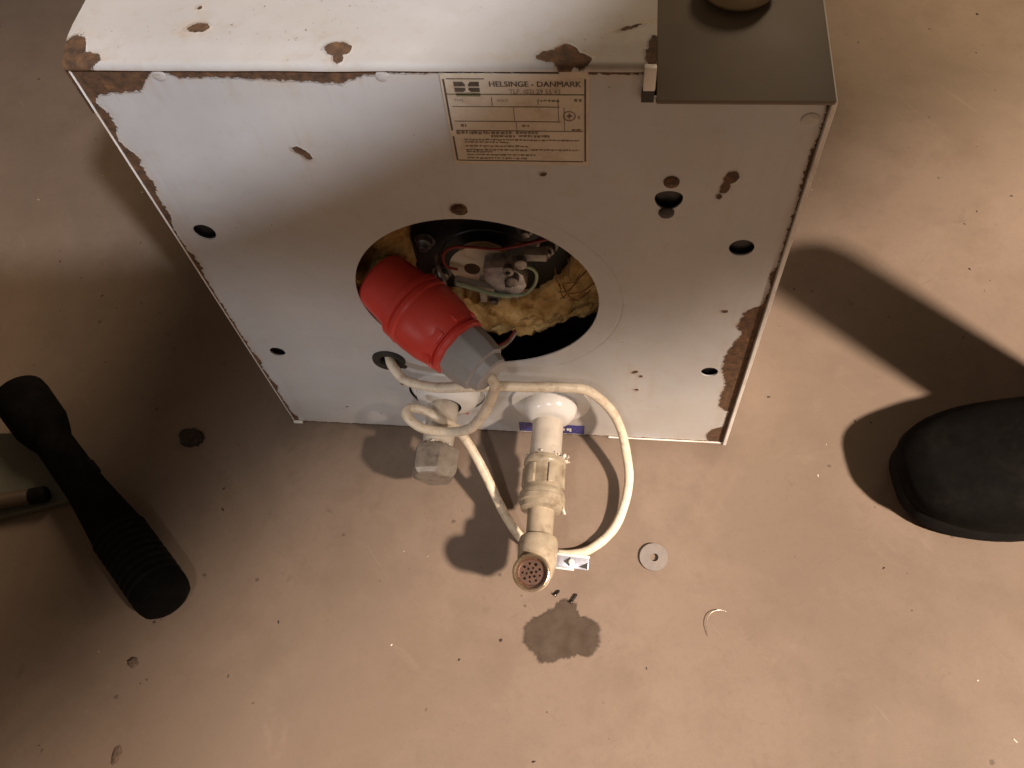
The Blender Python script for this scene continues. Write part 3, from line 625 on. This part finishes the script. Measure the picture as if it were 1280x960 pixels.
# ------------------------------------------------------------------ things lying on the floor
M_wash = simple('grey_fibre_washer', (.235, .212, .198), .55, var=.12, scale=160, bump=.3, grime=(.24, .19, .16), gamt=.4)
b = sheet(circle_pts(0, 0, .0148, 48), [circle_pts(.0005, -.0003, .0043, 24)], .0026, lambda u, v, d: (u, v, d))
o = obj('washer', b, M_wash); o.location = (.4250, -.1405, .0012); o.rotation_euler = (R(3), R(-4), 0)
tag(o, 'flat round grey washer with a small centre hole lying on the bare floor', 'washer')

def stain_mat():
    m = Mat('damp_concrete'); co = m.co(); n = m.noise(co, 60, 6, .65); f = m.noise(co, 240, 5, .7)
    c = m.mix(m.rng(n, .35, .7), (.062, .043, .030), (.080, .057, .041)); c = m.mix(m.ma('MULTIPLY', m.rng(f, .5, .75), .3), c, (.055, .036, .025))
    at = m.node('ShaderNodeAttribute', attribute_name='wet').outputs['Fac']
    al = m.rng(m.ma('ADD', at, m.ma('MULTIPLY', m.ma('SUBTRACT', m.noise(co, 75, 9, .68), .5), 1.1)), .10, .85, smooth=True)
    return m.out(alpha=m.ma('MULTIPLY', al, .93), col=c, rough=m.rng(n, .3, .7, .38, .6), nrm=m.bump(m.ma('ADD', n, f), .25, .0008))
def blob(cx, cy, lobes, n=160, seed=0, jag=.0016):
    pts = []
    for i in range(n):
        a = 2 * math.pi * i / n; ca, sa = math.cos(a), math.sin(a); best = .002
        for (x, y, r) in lobes:      # farthest ray hit on the union of circles
            bq = x * ca + y * sa; dq = bq * bq - (x * x + y * y - r * r)
            if dq > 0: best = max(best, bq + math.sqrt(dq))
        best += jag * noise.noise(Vector((ca * 9 + seed, sa * 9, 1))) + jag * .6 * noise.noise(Vector((ca * 28, sa * 28 + seed, 4)))
        pts.append((cx + best * ca, cy + best * sa))
    return pts
pts = blob(.3325, -.226, [(0, 0, .026), (-.017, -.004, .021), (.020, -.001, .019), (-.012, -.017, .014), (.003, .021, .013), (.024, -.010, .012), (-.024, .000, .013)], seed=2, jag=.0026)
b = bmesh.new(); lay = b.verts.layers.float.new('wet'); cx, cy = .3325, -.226; rings = []
for k, wv in ((.45, 1), (.82, 1), (.97, .62), (1.10, 0)):
    ring = [b.verts.new((cx + (x - cx) * k, cy + (y - cy) * k, .0005)) for x, y in pts]
    for v in ring: v[lay] = wv
    rings.append(ring)
mid_ = b.verts.new((cx, cy, .0005)); mid_[lay] = 1; n_ = len(pts)
for k in range(n_): b.faces.new((mid_, rings[0][k], rings[0][(k + 1) % n_]))
for A_, B_ in zip(rings, rings[1:]):
    for k in range(n_): b.faces.new((A_[k], B_[k], B_[(k + 1) % n_], A_[(k + 1) % n_]))
o = obj('water_stain', b, stain_mat()); tag(o, 'dark damp stain with a ragged outline on the floor in front of the upturned outlet', 'stain')

M_crumb = simple('brown_dirt', (.13, .088, .060), .9, var=.5, scale=200, bump=.8)
M_dirt = simple('dark_dirt', (.045, .028, .018), .9, var=.5, scale=200, bump=.8)
def clump(name, loc, rx, ry, h, seed, label, cat='dirt', mat=None):
    b = bmesh.new(); bmesh.ops.create_icosphere(b, subdivisions=4, radius=1)
    for v in b.verts:
        k = 1 + .35 * noise.noise(v.co * 1.6 + Vector((seed, 0, 0))) + .25 * noise.noise(v.co * 4 + Vector((0, seed, 0)))
        v.co = Vector((v.co.x * rx * k, v.co.y * ry * k, max(v.co.z, -.15) * h * k + .15 * h))
    o = obj(name, b, mat or M_dirt, smooth=True); o.location = loc; return tag(o, label, cat)
clump('dirt_clump', (-.122, -.030, 0), .016, .011, .007, 3, 'larger dark clump of dirt on the floor left of the heater')
clump('dirt_clump', (-.111, -.290, 0), .0052, .0048, .004, 8, 'small brown dirt crumb on the floor near the butt of the black flashlight', mat=M_crumb)
clump('dirt_clump', (-.100, -.378, 0), .0045, .0085, .0015, 12, 'flat brown dirt fleck on the floor nearest the bottom edge of the photo', mat=M_crumb)

M_steel = simple('dull_steel', (.30, .27, .24), .35, metal=1, var=.2, scale=200)
b = tube([(.4795, -.2185, .0008), (.4780, -.209, .0025), (.4800, -.200, .0034), (.4850, -.194, .0030), (.4915, -.1915, .0018), (.4985, -.1920, .0008)], lambda t: 0.00036 * (1 - .5 * abs(2 * t - 1) ** 3), 8, 8)
o = obj('wire_offcut', b, M_steel, smooth=True); tag(o, 'short curved bit of thin wire lying on the floor right of the damp stain', 'wire')
M_oxide = simple('blackened_steel', (.06, .05, .045), .35, metal=.8, var=.3, scale=200)
for loc, rz, lab_, n_ in (((.3400, -.1955, .0020), 60, 'dark little screw lying at the top edge of the damp stain', 12), ((.3225, -.1885, .0015), 48, 'tiny dark splinter beside the upturned outlet above the damp stain', 8)):
    L_ = n_ / 1000
    b = lathe([(0, .0022), (.0014, .0022), (.0016, .0012)] + [(.0016 + (L_ - .003) * k / 8, .0012 + .0004 * (k % 2)) for k in range(1, 9)] + [(L_, .0003)], frame((0, 0, 0), (1, 0, 0)), 14)
    o = obj('small_screw', b, M_oxide, smooth=True); o.location = loc; o.rotation_euler = (0, 0, R(rz)); tag(o, lab_, 'screw')

# crumbs, chips and grit scattered over the floor: nobody could count them
def grit(name, n, mat, smin, smax, seed, area):
    r = random.Random(seed); b = bmesh.new()
    for k in range(n):
        x, y = r.uniform(area[0], area[1]), r.uniform(area[2], area[3])
        if -.02 < x < .52 and y > -.02: continue
        s = smin + (smax - smin) * r.random() ** 3; t = bmesh.new(); bmesh.ops.create_icosphere(t, subdivisions=1, radius=s)
        M = Matrix.Translation((x, y, s * .25)) @ Matrix.Rotation(r.uniform(0, 6.3), 4, 'Z') @ Matrix.Diagonal((1 + r.random() * 1.6, .5 + .6 * r.random(), .4, 1))
        for v in t.verts: v.co += Vector((r.uniform(-.3, .3), r.uniform(-.3, .3), r.uniform(-.3, .3))) * s
        join(b, t, M)
    o = obj(name, b, mat); o['kind'] = 'stuff'; o['label'] = 'scattered specks of grit and paint on the floor'; o['category'] = 'grit'; return o
grit('floor_grit', 230, M_dirt, .0004, .0015, 5, (-.6, 1.1, -.45, .75))
grit('paint_chips', 32, M_seal, .0005, .0012, 6, (-.5, .9, -.42, .4))

# a flashlight and a rubber boot
M_boot = simple('black_boot_rubber', (.006, .0055, .005), .8, var=.4, scale=50, bump=.4, grime=(.017, .014, .011), gamt=.3, spec=.06)
M_sole = simple('black_boot_sole', (.009, .008, .008), .8, var=.4, scale=80, bump=.5, spec=.1)
def boot(name, label, loc, rotz, length=.30, ball=.054, heel=.040, low=False):
    """toe along +X, heel at the origin; sole and upper are parts"""
    t = thing(name, label, name, loc, rotz)
    N = 56
    def foot(i, grow=0):
        a = 2 * math.pi * i / N; ca, sa = math.cos(a), math.sin(a)
        x = (ca * .5 + .5) * length
        s = x / length
        wd = heel + (ball - heel) * (1 / (1 + math.exp(-(s - .45) * 12)))
        wd *= 1 - .06 * math.exp(-((s - .38) / .12) ** 2)
        y = math.copysign(abs(sa) ** .64, sa) * wd
        g = Vector((x - .5 * length, y)); g = g * (1 + grow / .1)
        return Vector((g.x + .5 * length, g.y))
    def ankle(i):
        a = 2 * math.pi * i / N; return Vector((.068 + .058 * math.cos(a), .044 * math.sin(a)))
    def loft(levels):
        b = bmesh.new(); rings = []
        for (z, wgt, grow, lift) in levels:
            ring = []
            for i in range(N):
                p = foot(i, grow).lerp(ankle(i), wgt); zz = z + lift * max(0, (p.x / length - .6)) ** 2
                ring.append(b.verts.new((p.x, p.y, zz)))
            rings.append(ring)
        for A_, B_ in zip(rings, rings[1:]):
            for i in range(N): b.faces.new((A_[i], A_[(i + 1) % N], B_[(i + 1) % N], B_[i]))
        b.faces.new(rings[0][::-1]); b.faces.new(rings[-1]); return b
    obj('sole', loft([(.0005, 0, -.003, .06), (.004, 0, .0005, .06), (.024, 0, .0005, .06), (.027, 0, -.001, .06), (.027, .1, -.004, .05)]), M_sole, t, smooth=True)
    if low:
        obj('upper', loft([(.024, .02, -.003, .04), (.036, 0, -.002, .03), (.050, .03, -.003, .02), (.062, .12, -.005, 0), (.070, .30, -.006, 0), (.076, .52, -.004, 0), (.080, .70, 0, 0), (.082, .80, -.004, 0), (.076, .82, -.012, 0), (.035, .85, -.016, 0), (.020, .85, -.018, 0)]), M_sole, t, smooth=True, flat_over=60); return t
    obj('upper', loft([(.024, .0, -.001, .05), (.040, .0, .002, .04), (.056, .01, .001, .03), (.070, .09, -.004, .0), (.082, .25, -.006, -.03), (.092, .47, -.006, 0), (.104, .70, 0, 0), (.120, .88, 0, 0), (.145, .97, 0, 0), (.20, 1.0, .004, 0), (.30, 1.0, .014, 0), (.40, 1.0, .020, 0), (.412, 1.0, .022, 0), (.414, 1.0, .017, 0), (.405, 1.0, .012, 0), (.15, 1.0, -.006, 0)]), M_boot, t, smooth=True, flat_over=60)
    return t
# heel towards the viewer on the left; toe pointing left on the right
fd = Vector((-.255, .232, .012)).normalized(); FM = frame((-.073, -.236, .0300), fd)
fls = thing('flashlight', 'black flashlight lying diagonally on the shadowed floor at the left edge', 'flashlight', (-.072, -.240, 0))
finv = Matrix.Translation((.072, .240, 0))
def fobj(name, bm, mat): bmesh.ops.transform(bm, matrix=finv, verts=bm.verts); return obj(name, bm, mat, fls, smooth=True)
fobj('grip', lathe([(0, .012), (.002, .020), (.007, .0262), (.014, .0285), (.022, .0292), (.110, .0280), (.140, .0250), (.180, .0215), (.270, .0205)], FM, 56, wob=.01), M_boot)
b = bmesh.new()
for k in range(9): join(b, lathe([(.030 + k * .009, .0284), (.031 + k * .009, .0296), (.034 + k * .009, .0296), (.035 + k * .009, .0284)], FM, 48, cap=False))
fobj('grip_rings', b, M_sole)
fobj('head', lathe([(.258, .0205), (.270, .025), (.290, .0300), (.335, .0310), (.345, .0300), (.346, .0265), (.341, .022)], FM, 56), M_boot)
b = bmesh.new(); box(b, -.006, .006, -.003, .003, .185, .205, .0015); bmesh.ops.transform(b, matrix=FM @ Matrix.Rotation(R(70), 4, 'Z') @ Matrix.Translation((0, .0205, 0)), verts=b.verts); fobj('switch', b, M_sole)
boot('boot', 'black rubber boot at the right edge, broad toe towards the heater, unseen tall shaft added for its shadow', (.985, -.002, 0), math.atan2(-.045, -.31), .312, .073, .05)  # shaft is out of view, its height set for the shadow strip

# board and stick at the left edge
M_board = simple('grey_green_board', (.105, .105, .080), .55, var=.15, scale=25, grime=(.09, .07, .045), gamt=.4)
o = obj('board', prism([(-.314, -.040), (-.236, -.120), (-.330, -.152), (-.55, -.150), (-.55, -.045)], .0005, .011, .0012), M_board); tag(o, 'grey-green board lying on the floor at the left edge beside the black flashlight', 'board')
M_wood = simple('bare_wood', (.085, .055, .033), .55, var=.3, scale=40)
b = lathe([(0, .009), (.22, .009), (.2215, .008)], frame((-.49, -.172, .0205), (1, .235, .0)), 24); o = obj('wooden_stick', b, M_wood, smooth=True)
obj('stick_end', lathe([(0, .0096), (.016, .0096), (.0185, .0075), (.019, .001)], frame((-.2795, -.1225, .0205), (1, .235, 0)), 24), M_sole, o, smooth=True)
tag(o, 'round wooden stick with a dark end lying across the grey-green board', 'stick')
